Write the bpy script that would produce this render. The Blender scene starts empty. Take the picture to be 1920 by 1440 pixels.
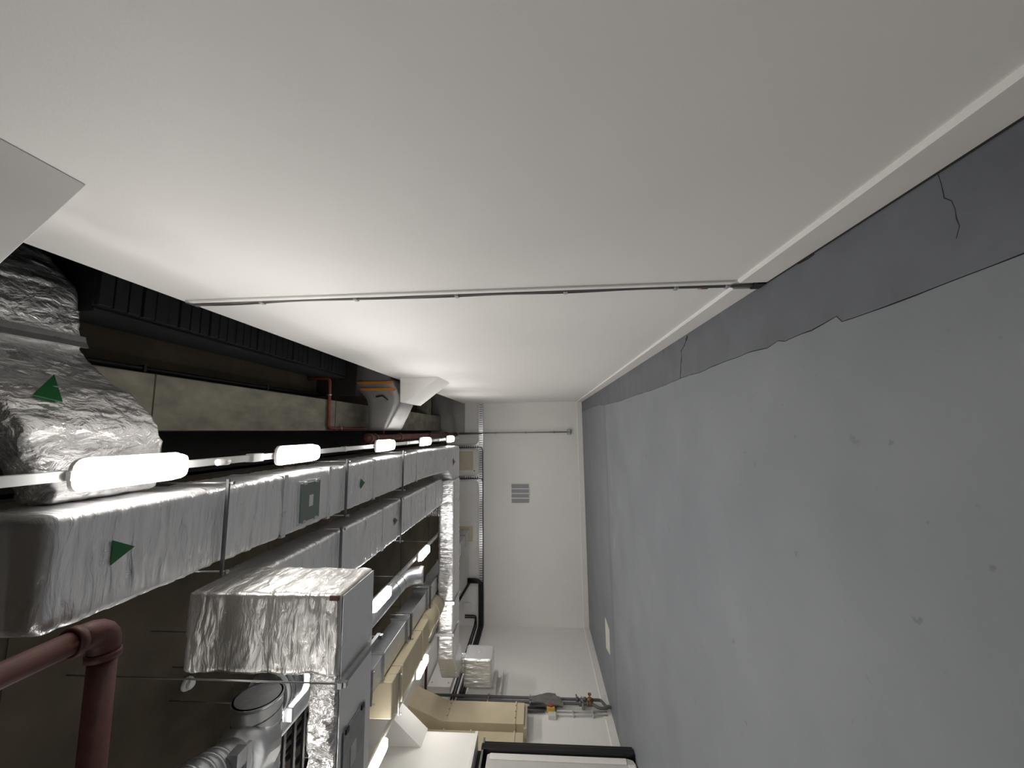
import bpy, bmesh, math, random
from mathutils import Vector, Matrix, noise

random.seed(7)
scene = bpy.context.scene
COL = scene.collection

# ------------------------------------------------------------------ camera, world, exposure
cam_d = bpy.data.cameras.new('camera')
cam = bpy.data.objects.new('camera', cam_d)
COL.objects.link(cam)
cam_d.sensor_fit = 'HORIZONTAL'
cam_d.sensor_width = 36.0
cam_d.lens = 721.0 / 1920.0 * 36.0
cam_d.clip_start = 0.05
_cx = Vector((-0.01191535, 0.06595087, -0.99775173))     # the phone was held on its side: image right is down
_cy = Vector((0.9926333, -0.11953595, -0.01975548))
_cz = -Vector((0.12057009, 0.99063699, 0.06404072))
_m = Matrix((_cx, _cy, _cz)).transposed().to_4x4()
_m.translation = Vector((0, 0, 1.5))
cam.matrix_world = _m
scene.camera = cam

w = bpy.data.worlds.new('world')
scene.world = w
w.use_nodes = True
w.node_tree.nodes['Background'].inputs[0].default_value = (0.02, 0.02, 0.02, 1)
w.node_tree.nodes['Background'].inputs[1].default_value = 0.1

scene.view_settings.view_transform = 'Standard'
scene.view_settings.look = 'None'
scene.view_settings.gamma = 1.0
scene.view_settings.use_curve_mapping = False
scene.view_settings.exposure = 0.34
LAMP = 34.0                                               # radiance of the LED diffusers


# ------------------------------------------------------------------ materials
def new_mat(name):
    m = bpy.data.materials.new(name)
    m.use_nodes = True
    return m, m.node_tree, m.node_tree.nodes['Principled BSDF']


def mat(name, c, rough=0.5, metal=0.0, var=0.1, vscale=6.0, bump=0.0, bscale=80.0, bmap=(1, 1, 1), vmap=(1, 1, 1), spec=0.5):
    m, nt, b = new_mat(name)
    b.inputs['Roughness'].default_value = rough
    b.inputs['Metallic'].default_value = metal
    b.inputs['Specular IOR Level'].default_value = spec
    tc = nt.nodes.new('ShaderNodeTexCoord')
    mp = nt.nodes.new('ShaderNodeMapping')
    mp.inputs['Scale'].default_value = vmap
    nt.links.new(tc.outputs['Object'], mp.inputs['Vector'])
    n = nt.nodes.new('ShaderNodeTexNoise')
    n.inputs['Scale'].default_value = vscale
    n.inputs['Detail'].default_value = 5
    nt.links.new(mp.outputs[0], n.inputs['Vector'])
    r = nt.nodes.new('ShaderNodeValToRGB')
    r.color_ramp.elements[0].position = 0.3
    r.color_ramp.elements[1].position = 0.7
    r.color_ramp.elements[0].color = tuple(x * (1 - var) for x in c) + (1,)
    r.color_ramp.elements[1].color = tuple(min(1, x * (1 + var)) for x in c) + (1,)
    nt.links.new(n.outputs['Fac'], r.inputs[0])
    nt.links.new(r.outputs[0], b.inputs['Base Color'])
    if bump:
        mp2 = nt.nodes.new('ShaderNodeMapping')
        mp2.inputs['Scale'].default_value = bmap
        nt.links.new(tc.outputs['Object'], mp2.inputs['Vector'])
        n2 = nt.nodes.new('ShaderNodeTexNoise')
        n2.inputs['Scale'].default_value = bscale
        n2.inputs['Detail'].default_value = 4
        nt.links.new(mp2.outputs[0], n2.inputs['Vector'])
        bp = nt.nodes.new('ShaderNodeBump')
        bp.inputs['Strength'].default_value = bump
        bp.inputs['Distance'].default_value = 0.01
        nt.links.new(n2.outputs['Fac'], bp.inputs['Height'])
        nt.links.new(bp.outputs[0], b.inputs['Normal'])
    return m


def foil_mat(name, bmap, c=(0.87, 0.87, 0.885), rough=0.3, strength=0.5, metal=0.78, dist=0.02):
    """aluminium faced insulation: metallic, with sharp creases stretched along one direction"""
    m, nt, b = new_mat(name)
    b.inputs['Base Color'].default_value = c + (1,)
    b.inputs['Metallic'].default_value = metal
    b.inputs['Roughness'].default_value = rough
    tc = nt.nodes.new('ShaderNodeTexCoord')
    mp = nt.nodes.new('ShaderNodeMapping')
    mp.inputs['Scale'].default_value = bmap
    nt.links.new(tc.outputs['Object'], mp.inputs['Vector'])
    n1 = nt.nodes.new('ShaderNodeTexNoise')
    n1.inputs['Scale'].default_value = 4.0
    n1.inputs['Detail'].default_value = 6
    n1.inputs['Roughness'].default_value = 0.55
    n1.inputs['Distortion'].default_value = 0.6
    rg = nt.nodes.new('ShaderNodeTexNoise')
    rg.noise_type = 'RIDGED_MULTIFRACTAL'
    rg.normalize = True
    rg.inputs['Scale'].default_value = 2.4
    rg.inputs['Detail'].default_value = 3
    rg.inputs['Distortion'].default_value = 0.8
    nt.links.new(mp.outputs[0], rg.inputs['Vector'])
    nt.links.new(mp.outputs[0], n1.inputs['Vector'])
    ab = nt.nodes.new('ShaderNodeMath')
    ab.operation = 'ADD'
    nt.links.new(n1.outputs['Fac'], ab.inputs[0])
    sc = nt.nodes.new('ShaderNodeMath')
    sc.operation = 'MULTIPLY'
    sc.inputs[1].default_value = 0.9
    nt.links.new(rg.outputs['Fac'], sc.inputs[0])
    nt.links.new(sc.outputs[0], ab.inputs[1])
    bp = nt.nodes.new('ShaderNodeBump')
    bp.inputs['Strength'].default_value = strength
    bp.inputs['Distance'].default_value = dist
    nt.links.new(ab.outputs[0], bp.inputs['Height'])
    nt.links.new(bp.outputs[0], b.inputs['Normal'])
    rr = nt.nodes.new('ShaderNodeMapRange')
    rr.inputs['To Min'].default_value = max(0.06, rough - 0.1)
    rr.inputs['To Max'].default_value = rough + 0.12
    nt.links.new(n1.outputs['Fac'], rr.inputs['Value'])
    nt.links.new(rr.outputs[0], b.inputs['Roughness'])
    return m


def floor_mat():
    m, nt, b = new_mat('grey_floor_paint')
    b.inputs['Roughness'].default_value = 0.55
    tc = nt.nodes.new('ShaderNodeTexCoord')
    n = nt.nodes.new('ShaderNodeTexNoise')
    n.inputs['Scale'].default_value = 1.1
    n.inputs['Detail'].default_value = 7
    nt.links.new(tc.outputs['Object'], n.inputs['Vector'])
    r = nt.nodes.new('ShaderNodeValToRGB')
    r.color_ramp.elements[0].position = 0.3
    r.color_ramp.elements[1].position = 0.7
    r.color_ramp.elements[0].color = (0.183, 0.197, 0.218, 1)
    r.color_ramp.elements[1].color = (0.225, 0.240, 0.263, 1)
    nt.links.new(n.outputs['Fac'], r.inputs[0])
    # small dark scuffs worn into the paint
    v = nt.nodes.new('ShaderNodeTexNoise')
    v.inputs['Scale'].default_value = 10.0
    v.inputs['Detail'].default_value = 3
    nt.links.new(tc.outputs['Object'], v.inputs['Vector'])
    vr = nt.nodes.new('ShaderNodeValToRGB')
    vr.color_ramp.elements[0].position = 0.25
    vr.color_ramp.elements[1].position = 0.31
    vr.color_ramp.elements[0].color = (0.72, 0.72, 0.72, 1)
    vr.color_ramp.elements[1].color = (1, 1, 1, 1)
    nt.links.new(v.outputs['Fac'], vr.inputs[0])
    mx = nt.nodes.new('ShaderNodeMix')
    mx.data_type = 'RGBA'
    mx.blend_type = 'MULTIPLY'
    mx.inputs['Factor'].default_value = 1
    nt.links.new(r.outputs[0], mx.inputs[6])
    nt.links.new(vr.outputs[0], mx.inputs[7])
    # an older, darker coat beyond a joint line towards the back wall
    sp = nt.nodes.new('ShaderNodeSeparateXYZ')
    nt.links.new(tc.outputs['Object'], sp.inputs[0])
    mr = nt.nodes.new('ShaderNodeMapRange')
    mr.inputs['From Min'].default_value = 0
    mr.inputs['From Max'].default_value = 14
    nt.links.new(sp.outputs['Y'], mr.inputs['Value'])
    yr = nt.nodes.new('ShaderNodeValToRGB')
    e = yr.color_ramp.elements
    e[0].position = 0.612
    e[0].color = (1, 1, 1, 1)
    e[1].position = 0.618
    e[1].color = (0.78, 0.78, 0.8, 1)
    for p, c in ((0.63, 0.78), (0.634, 0.93), (0.70, 0.9)):
        k = e.new(p)
        k.color = (c, c, c, 1)
    nt.links.new(mr.outputs[0], yr.inputs[0])
    mx2 = nt.nodes.new('ShaderNodeMix')
    mx2.data_type = 'RGBA'
    mx2.blend_type = 'MULTIPLY'
    mx2.inputs['Factor'].default_value = 1
    nt.links.new(mx.outputs[2], mx2.inputs[6])
    nt.links.new(yr.outputs[0], mx2.inputs[7])
    nt.links.new(mx2.outputs[2], b.inputs['Base Color'])
    n2 = nt.nodes.new('ShaderNodeTexNoise')
    n2.inputs['Scale'].default_value = 45
    n2.inputs['Detail'].default_value = 4
    nt.links.new(tc.outputs['Object'], n2.inputs['Vector'])
    bp = nt.nodes.new('ShaderNodeBump')
    bp.inputs['Strength'].default_value = 0.12
    bp.inputs['Distance'].default_value = 0.01
    nt.links.new(n2.outputs['Fac'], bp.inputs['Height'])
    nt.links.new(bp.outputs[0], b.inputs['Normal'])
    return m


def lamp_mat():
    m, nt, b = new_mat('lit_diffuser')
    b.inputs['Base Color'].default_value = (0.9, 0.9, 0.88, 1)
    b.inputs['Emission Color'].default_value = (1.0, 0.965, 0.915, 1)
    b.inputs['Emission Strength'].default_value = LAMP
    return m


M = dict(
    wall=mat('white_wall_paint', (0.84, 0.825, 0.80), 0.6, var=0.012, vscale=1.5, bump=0.06, bscale=120),
    skirt=mat('white_gloss_paint', (0.82, 0.80, 0.775), 0.4, var=0.02, bump=0.04, bscale=60),
    floor=floor_mat(),
    strip=mat('dark_grey_floor_paint', (0.116, 0.126, 0.143), 0.55, var=0.14, vscale=3.0, bump=0.15, bscale=40),
    crack=mat('crack_dirt', (0.018, 0.017, 0.016), 0.9),
    scuff=mat('worn_paint', (0.30, 0.30, 0.305), 0.6, var=0.1),
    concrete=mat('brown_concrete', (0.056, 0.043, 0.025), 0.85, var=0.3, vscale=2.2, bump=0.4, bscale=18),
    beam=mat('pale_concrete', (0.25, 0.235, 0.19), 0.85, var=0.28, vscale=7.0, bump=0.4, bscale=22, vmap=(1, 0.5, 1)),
    void=mat('void_shade', (0.012, 0.010, 0.009), 0.9),  # near-black colour stands in for the shade in voids and openings
    deck=mat('black_deck_paint', (0.015, 0.0165, 0.018), 0.6, var=0.2, vscale=10),
    darkwall=mat('grey_wall_surface', (0.42, 0.41, 0.39), 0.8, var=0.08, bump=0.2, bscale=30),
    foil_y=foil_mat('foil_creased_across_y', (1.0, 6.0, 1.0), strength=0.95),
    foil_x=foil_mat('foil_creased_across_x', (6.0, 1.5, 1.5), strength=0.7),
    foil_z=foil_mat('foil_creased_down', (1.5, 2.0, 5.0), strength=0.7, c=(0.74, 0.73, 0.71)),
    foil_c=foil_mat('crumpled_foil', (3.2, 2.2, 2.2), strength=1.0, rough=0.2, metal=0.74, c=(0.86, 0.855, 0.85), dist=0.045),
    foil_smooth=foil_mat('flat_foil', (3.0, 3.0, 3.0), strength=0.2, rough=0.36),
    tape=foil_mat('foil_tape', (3, 3, 3), strength=0.15, rough=0.3, c=(0.78, 0.78, 0.79)),
    galv=mat('galvanised_steel', (0.62, 0.64, 0.66), 0.3, 0.9, var=0.08, vscale=14, bump=0.03, bscale=30),
    galv_dark=mat('dull_galvanised_steel', (0.36, 0.37, 0.38), 0.42, 0.85, var=0.1, vscale=14),
    dull=mat('dull_grey_duct', (0.42, 0.415, 0.41), 0.45, 0.6, var=0.1, vscale=4, bump=0.1, bscale=12),
    steel=mat('zinc_rod', (0.5, 0.5, 0.5), 0.35, 0.9, var=0.05),
    trunk=mat('grey_trunking', (0.58, 0.58, 0.575), 0.4, 0.1, var=0.03),
    white_plastic=mat('white_plastic', (0.78, 0.775, 0.75), 0.35, var=0.02),
    grey_plastic=mat('grey_plastic', (0.36, 0.37, 0.38), 0.5, var=0.05),
    hang=mat('dull_hanger_steel', (0.16, 0.165, 0.17), 0.45, 0.8, var=0.1),
    cable=mat('grey_cable', (0.13, 0.125, 0.12), 0.55, var=0.1),
    black=mat('black_rubber', (0.012, 0.012, 0.013), 0.45, var=0.2),
    blackpaint=mat('black_door_frame', (0.008, 0.008, 0.009), 0.3, var=0.2),
    red=mat('dusty_red_oxide_pipe', (0.075, 0.022, 0.016), 0.6, var=0.25, vscale=9, bump=0.15, bscale=50),
    red2=mat('red_sprinkler_pipe', (0.20, 0.045, 0.025), 0.5, var=0.15, vscale=9),
    copper=mat('copper', (0.45, 0.2, 0.11), 0.35, 0.8),
    conduit=mat('grey_conduit', (0.30, 0.295, 0.285), 0.45, 0.3, var=0.05),
    brass=mat('tarnished_brass', (0.28, 0.16, 0.07), 0.5, 0.6, var=0.25, vscale=30),
    pipegrey=mat('dark_grey_pipe_paint', (0.11, 0.11, 0.115), 0.5, var=0.08),
    green=mat('green_sticker', (0.008, 0.11, 0.03), 0.5, var=0.05),
    purple=mat('faded_arrow_sticker', (0.10, 0.075, 0.10), 0.5, var=0.05),
    panel=mat('grey_green_access_panel', (0.16, 0.20, 0.19), 0.4, 0.2, var=0.05),
    label=mat('paper_label', (0.62, 0.62, 0.61), 0.6, var=0.06),
    beige=mat('beige_duct_board', (0.60, 0.52, 0.36), 0.6, var=0.05, vscale=3, bump=0.05, bscale=30),
    cream=mat('cream_hatch_paint', (0.62, 0.56, 0.42), 0.55, var=0.05),
    cloth=mat('grey_cloth', (0.17, 0.165, 0.155), 0.9, var=0.12, bump=0.2, bscale=150),
    yellow=mat('yellow_plastic', (0.65, 0.45, 0.08), 0.4),
    knob=mat('red_plastic', (0.55, 0.03, 0.015), 0.35),
    orange=mat('orange_tape', (0.62, 0.22, 0.03), 0.5, var=0.15),
    paper=mat('cream_card', (0.62, 0.60, 0.52), 0.8, var=0.05),
    doorpanel=mat('pale_grey_door_skin', (0.58, 0.57, 0.545), 0.45, var=0.02),
    lamp=lamp_mat(),
)


# ------------------------------------------------------------------ builders
class MB:
    def __init__(self):
        self.v, self.f, self.s = [], [], []

    def add(self, vs, fs, smooth=False):
        k = len(self.v)
        self.v += [Vector(p) for p in vs]
        self.f += [tuple(i + k for i in f) for f in fs]
        self.s += [smooth] * len(fs)
        return self

    def box(self, lo, hi):
        (a, b, c), (d, e, f) = lo, hi
        if a > d: a, d = d, a
        if b > e: b, e = e, b
        if c > f: c, f = f, c
        return self.add([(a, b, c), (d, b, c), (d, e, c), (a, e, c), (a, b, f), (d, b, f), (d, e, f), (a, e, f)],
                        [(0, 3, 2, 1), (4, 5, 6, 7), (0, 1, 5, 4), (1, 2, 6, 5), (2, 3, 7, 6), (3, 0, 4, 7)])

    def prism(self, poly, d):
        """polygon (3D points) swept along vector d"""
        n = len(poly)
        p = [Vector(q) for q in poly]
        d = Vector(d)
        nor = Vector((0, 0, 0))
        for i in range(n):
            nor += p[i].cross(p[(i + 1) % n])
        if nor.dot(d) > 0:
            p.reverse()
        fs = [tuple(range(n)), tuple(reversed(range(n, 2 * n)))]
        fs += [(i, i + n, (i + 1) % n + n, (i + 1) % n) for i in range(n)]
        return self.add(p + [q + d for q in p], fs)

    def tube(self, pts, r, seg=12, cap=True, smooth=True):
        pts = [Vector(p) for p in pts]
        n = len(pts)
        rs = r if isinstance(r, (list, tuple)) else [r] * n
        vs, fs = [], []
        up = None
        for i, p in enumerate(pts):
            t = ((pts[min(i + 1, n - 1)] - p).normalized() + (p - pts[max(i - 1, 0)]).normalized())
            if t.length < 1e-6:
                t = pts[min(i + 1, n - 1)] - pts[max(i - 1, 0)]
            t.normalize()
            if up is None:
                up = Vector((0, 0, 1)) if abs(t.z) < 0.9 else Vector((0, 1, 0))
            a = t.cross(up).normalized()
            b = a.cross(t).normalized()
            up = b
            k = 1.0
            if 0 < i < n - 1:
                c = (pts[i + 1] - p).normalized().dot((p - pts[i - 1]).normalized())
                k = min(1.4, 1 / max(0.5, math.sqrt(max(0.01, (1 + c) / 2))))
            for j in range(seg):
                an = 2 * math.pi * j / seg
                vs.append(p + (a * math.cos(an) + b * math.sin(an)) * rs[i] * (k if 0 < i < n - 1 else 1))
        for i in range(n - 1):
            for j in range(seg):
                fs.append((i * seg + j, i * seg + (j + 1) % seg, (i + 1) * seg + (j + 1) % seg, (i + 1) * seg + j))
        self.add(vs, fs, smooth)
        if cap:
            k = len(self.v) - len(vs)
            self.f.append(tuple(k + j for j in reversed(range(seg))))
            self.f.append(tuple(k + (n - 1) * seg + j for j in range(seg)))
            self.s += [False, False]
        return self

    def ring(self, c, axis, r0, r1, h, seg=24):
        """solid ring centred on c, along axis, inner r0, outer r1, length h"""
        ax = Vector(axis).normalized()
        up = Vector((0, 0, 1)) if abs(ax.z) < 0.9 else Vector((1, 0, 0))
        a = ax.cross(up).normalized()
        b = ax.cross(a)
        c = Vector(c)
        vs, fs = [], []
        for j in range(seg):
            an = 2 * math.pi * j / seg
            d = a * math.cos(an) + b * math.sin(an)
            vs += [c + d * r0 - ax * h / 2, c + d * r1 - ax * h / 2, c + d * r1 + ax * h / 2, c + d * r0 + ax * h / 2]
        for j in range(seg):
            k, q = j * 4, ((j + 1) % seg) * 4
            for i in range(4):
                fs.append((k + i, q + i, q + (i + 1) % 4, k + (i + 1) % 4))
        return self.add(vs, fs, True)

    def build(self, name, material, parent=None, bevel=0.0, bseg=2):
        off = base_of(parent)
        me = bpy.data.meshes.new(name)
        me.from_pydata([tuple(p - off) for p in self.v], [], self.f)
        me.polygons.foreach_set('use_smooth', self.s)
        me.update()
        bm = bmesh.new()
        bm.from_mesh(me)
        bmesh.ops.recalc_face_normals(bm, faces=bm.faces)
        bm.to_mesh(me)
        bm.free()
        me.materials.append(M[material])
        o = bpy.data.objects.new(name, me)
        COL.objects.link(o)
        if parent is not None:
            o.parent = parent
        if bevel:
            md = o.modifiers.new('bevel', 'BEVEL')
            md.width = bevel
            md.segments = bseg
            md.limit_method = 'ANGLE'
        return o


def base_of(o):
    v = Vector((0, 0, 0))
    while o is not None:
        v += o.location
        o = o.parent
    return v


def thing(name, label, cat, loc, group=None):
    o = bpy.data.objects.new(name, None)
    COL.objects.link(o)
    o.empty_display_size = 0.1
    o.location = loc
    tag(o, label, cat, group)
    return o


def tag(o, label, cat, group=None):
    o['label'] = label
    o['category'] = cat
    if group:
        o['group'] = group
    return o


def struct(o, label=None):
    o['kind'] = 'structure'
    if label:
        o['label'] = label
    return o


def stuff(o):
    o['kind'] = 'stuff'
    return o


def bx(name, lo, hi, m, parent=None, bevel=0.0):
    return MB().box(lo, hi).build(name, m, parent, bevel)


def tb(name, pts, r, m, parent=None, seg=12):
    return MB().tube(pts, r, seg).build(name, m, parent)


def arc(p0, p1, p2, r, n=6):
    """points of a rounded corner at p1 between p0 and p2"""
    p0, p1, p2 = Vector(p0), Vector(p1), Vector(p2)
    a, b = (p0 - p1).normalized(), (p2 - p1).normalized()
    s, e = p1 + a * r, p1 + b * r
    return [s * (1 - t) ** 2 + p1 * 2 * t * (1 - t) + e * t ** 2 for t in [i / n for i in range(n + 1)]]


def bent(pts, r, n=6):
    out = [Vector(pts[0])]
    for i in range(1, len(pts) - 1):
        out += arc(pts[i - 1], pts[i], pts[i + 1], r, n)
    return out + [Vector(pts[-1])]


def foil_box(name, lo, hi, m, parent=None, step=(0.03, 0.03, 0.03), r=0.035, axis=1, amp=0.006, crumple=0.003, seams=(), pinch=0.012, warp=None, seed=0.0, skip=()):
    """a rounded box wrapped in loose foil: welded grids on six faces, pushed about by folds across `axis`,
    pulled tight at the taped seams, then bent by warp(p)"""
    lo, hi = Vector(lo), Vector(hi)
    n = [max(2, int(round((hi[i] - lo[i]) / step[i]))) for i in range(3)]
    key, vs, fs = {}, [], []

    def vert(i, j, k):
        t = (i, j, k)
        if t not in key:
            p = Vector([lo[q] + (hi[q] - lo[q]) * t[q] / n[q] for q in range(3)])
            c = Vector([min(max(p[q], lo[q] + r), hi[q] - r) for q in range(3)])
            d = p - c
            d = d.normalized() if d.length > 1e-9 else Vector((0, 0, 1))
            s = [3.0, 3.0, 3.0]
            s[axis] = 17.0
            q = Vector((p.x * s[0] + seed, p.y * s[1] + seed * 1.7, p.z * s[2] - seed))
            q2 = p * 26 + Vector((seed, 3, 7))
            fold = noise.noise(q) + 0.5 * (1 - 2 * abs(noise.noise(q * 1.9)))
            off = amp * fold + crumple * noise.noise(q2)
            for sm in seams:
                g = math.exp(-((p[axis] - sm) / 0.05) ** 2)
                off += -pinch * g + 0.5 * pinch * g * noise.noise(q * 1.5)
            p = c + d * (r + off)
            if warp:
                p = Vector(warp(p))
            key[t] = len(vs)
            vs.append(p)
        return key[t]

    for ax in range(3):
        u, v = (ax + 1) % 3, (ax + 2) % 3
        for side in (0, n[ax]):
            if (ax, 0 if side == 0 else 1) in skip:
                continue
            for a in range(n[u]):
                for b in range(n[v]):
                    q = []
                    for da, db in ((0, 0), (1, 0), (1, 1), (0, 1)):
                        t = [0, 0, 0]
                        t[ax], t[u], t[v] = side, a + da, b + db
                        q.append(vert(*t))
                    fs.append(tuple(q if side else reversed(q)))
    return MB().add(vs, fs, True).build(name, m, parent)


def triangle(name, pts, m, parent, up):
    return MB().prism(pts, up).build(name, m, parent)


def grid_open(x0, x1, y0, y1, z, t):
    return None


# ================================================================== THE SETTING
XR, YB, ZW = 0.955, 13.10, 4.03        # right wall face, back wall face, top of right wall

# floor: pale grey coat, a darker repaired strip along the right wall, an open joint between them
edge = [(0.55, -5.0), (0.53, 0.2), (0.520, 1.20), (0.517, 1.40), (0.507, 1.72), (0.510, 1.94), (0.545, 1.97), (0.520, 2.15), (0.517, 2.38),
        (0.535, 2.44), (0.512, 2.56), (0.528, 2.80), (0.524, 3.05), (0.521, 3.40), (0.507, 3.6), (0.519, 3.85), (0.520, 4.10), (0.508, 4.5), (0.502, 5.15),
        (0.513, 6.0), (0.505, 7.0), (0.53, 8.0), (0.55, 8.9), (0.60, 9.4), (0.60, 13.1)]
fine = []
for (x0, y0), (x1, y1) in zip(edge, edge[1:]):
    k = max(1, int((y1 - y0) / 0.07))
    for i in range(k):
        t = i / k
        fine.append((x0 + (x1 - x0) * t + 0.007 * noise.noise(Vector((y0 + (y1 - y0) * t, 3.3, 0)) * 6), y0 + (y1 - y0) * t))
fine.append(edge[-1])


def slab(pts, z0, z1):
    return MB().prism([(x, y, z0) for x, y in pts], (0, 0, z1 - z0))


floor_o = struct(slab([(-7.2, -5.0)] + fine + [(-7.2, 13.1)], -0.2, 0.0).build('floor', 'floor'), 'matt grey painted concrete floor with scuffs')
gap = [0.0045 + 0.006 * max(0, noise.noise(Vector((y, 1.7, 0)) * 4)) for x, y in fine]
slab([(x + g, y) for (x, y), g in zip(fine, gap)] + [(2.6, 13.1), (2.6, -5.0)], -0.2, -0.002).build('edge_strip', 'strip', floor_o)['label'] = 'darker grey repaired floor strip along the right wall'
slab([(0.45, -5), (0.70, -5), (0.70, 13.1), (0.45, 13.1)], -0.21, -0.012).build('joint_bed', 'crack', floor_o)


def crack(pts, wd, name='crack'):
    v, f = [], []
    n = len(pts)
    for i, (x, y) in enumerate(pts):
        a = Vector(pts[min(i + 1, n - 1)]) - Vector(pts[max(i - 1, 0)])
        nr = Vector((-a.y, a.x)).normalized() * wd * (0.25 + 0.75 * abs(math.sin(i * 2.1 + 0.6)))
        for s in (-1, 1):
            v += [(x + nr.x * s, y + nr.y * s, -0.0015), (x + nr.x * s, y + nr.y * s, -0.006)]
    for i in range(n - 1):
        k = i * 4
        f += [(k, k + 4, k + 6, k + 2), (k + 1, k + 3, k + 7, k + 5), (k, k + 1, k + 5, k + 4), (k + 2, k + 6, k + 7, k + 3)]
    return MB().add(v, f).build(name, 'crack', floor_o)


def wiggle(pts, a=0.006, st=0.03):
    out = []
    for (x0, y0), (x1, y1) in zip(pts, pts[1:]):
        k = max(1, int(math.hypot(x1 - x0, y1 - y0) / st))
        for i in range(k):
            t = i / k
            x, y = x0 + (x1 - x0) * t, y0 + (y1 - y0) * t
            out.append((x + a * noise.noise(Vector((x * 30, y * 30, 1))), y + a * noise.noise(Vector((x * 30, y * 30, 9)))))
    return out + [pts[-1]]


crack(wiggle([(0.525, 4.10), (0.66, 4.06), (0.74, 4.02)]), 0.011)
crack(wiggle([(0.74, 4.02), (0.80, 4.03), (0.84, 3.93), (0.885, 3.86)]), 0.008)
crack([(0.875, 3.88), (0.90, 3.85), (0.915, 3.84)], 0.022)
crack(wiggle([(0.925, 1.425), (0.88, 1.42), (0.83, 1.42), (0.80, 1.395), (0.765, 1.39), (0.70, 1.385), (0.66, 1.40)]), 0.002)
crack([(0.93, 4.58), (0.905, 4.57), (0.89, 4.58)], 0.008)
crack([(0.925, 2.07), (0.92, 2.12), (0.93, 2.2)], 0.008)
for i, (x, y, l, wd) in enumerate([(-1.0, 8.25, 0.5, 0.035), (-1.55, 8.35, 0.35, 0.03), (-2.3, 8.2, 0.45, 0.04), (-2.0, 8.05, 0.2, 0.02), (0.05, 8.55, 0.18, 0.05)]):
    MB().prism([(x - l * (0.5 + 0.1 * math.sin(k)) * math.cos(t) * (1 + 0.2 * math.sin(3 * t + i)), y + wd * math.sin(t) * (1 + 0.4 * math.sin(5 * t + i)), 0.0002) for k, t in enumerate([2 * math.pi * q / 14 for q in range(14)])], (0, 0, 0.0006)).build('paint_scuff', 'scuff', floor_o)

# walls
wall_right = struct(bx('wall_right', (XR, -5.0, 0.0), (XR + 0.15, YB, ZW), 'wall', bevel=0.004), 'tall smooth white partition wall stopping short of the slab')
wall_back = struct(bx('wall_back', (-6.4, YB, 0.0), (2.6, YB + 0.2, 5.3), 'wall'), 'white far end wall carrying cable tray and grille')
bx('upper_panel', (-0.115, YB - 0.03, 3.975), (2.6, YB, 5.3), 'darkwall', wall_back)['label'] = 'darker grey upper part of the end wall'  # flat grey plate over the upper right of the end wall
struct(bx('wall_left', (-6.4, 7.35, 0.0), (-6.2, YB, 4.62), 'wall'), 'white left hand wall carrying pipes and a beige riser')
struct(bx('wall_front', (-7.2, -5.2, 0.0), (2.6, -5.0, 5.3), 'darkwall'))
struct(bx('wall_outer', (2.6, -5.0, 0.0), (2.8, YB, 5.3), 'void'))

# ceiling: brown concrete slab on the left, dark slot, beam, higher slab on the right
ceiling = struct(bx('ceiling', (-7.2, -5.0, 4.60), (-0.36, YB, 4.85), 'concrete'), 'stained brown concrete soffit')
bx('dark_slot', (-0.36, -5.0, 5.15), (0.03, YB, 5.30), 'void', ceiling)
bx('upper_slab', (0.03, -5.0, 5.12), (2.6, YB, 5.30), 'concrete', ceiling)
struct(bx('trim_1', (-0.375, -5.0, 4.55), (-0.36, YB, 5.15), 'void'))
beam = struct(bx('trim_2', (0.035, -5.0, 4.80), (0.525, YB, 5.12), 'beam', bevel=0.01), 'pale concrete beam running the length of the room')
bx('cross_beam', (0.526, 11.4, 4.82), (1.25, 11.9, 5.12), 'beam', beam)
for y in (1.0, 3.09, 6.1, 9.2):
    bx('joint', (0.036, y, 4.797), (0.524, y + 0.012, 4.801), 'concrete', beam)
for y in (2.2, 4.4, 6.6, 8.8, 11.0):
    bx('formwork_joint', (-6.19, y, 4.592), (-0.37, y + 0.02, 4.602), 'concrete', ceiling)

struct(bx('trim_9', (-6.199, 7.47, 4.30), (-5.40, YB, 4.60), 'wall', bevel=0.004), 'white boxed bulkhead along the top of the left wall')

# black ribbed deck above the right wall
deck = bx('trim_3', (0.90, 2.44, 4.64), (2.55, 6.05, 5.0), 'deck')
struct(deck, 'black ribbed decking above the partition')
y = 2.45
k = 0
while y < 6.0:
    if k % 7 != 4:
        bx('deck_board', (0.93, y, 4.60 + 0.004 * (k % 3)), (2.5, y + 0.089, 4.641), 'deck', deck, bevel=0.003)
    else:
        bx('deck_board', (0.93, y, 4.61), (2.5, y + 0.1049, 4.641), 'deck', deck)
    y += 0.105
    k += 1
bx('fascia', (0.88, 2.44, 4.62), (0.90, 6.05, 5.02), 'deck', deck)
bx('end_plate', (0.60, 6.06, 4.45), (2.55, 6.10, 5.1), 'void', deck)

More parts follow.
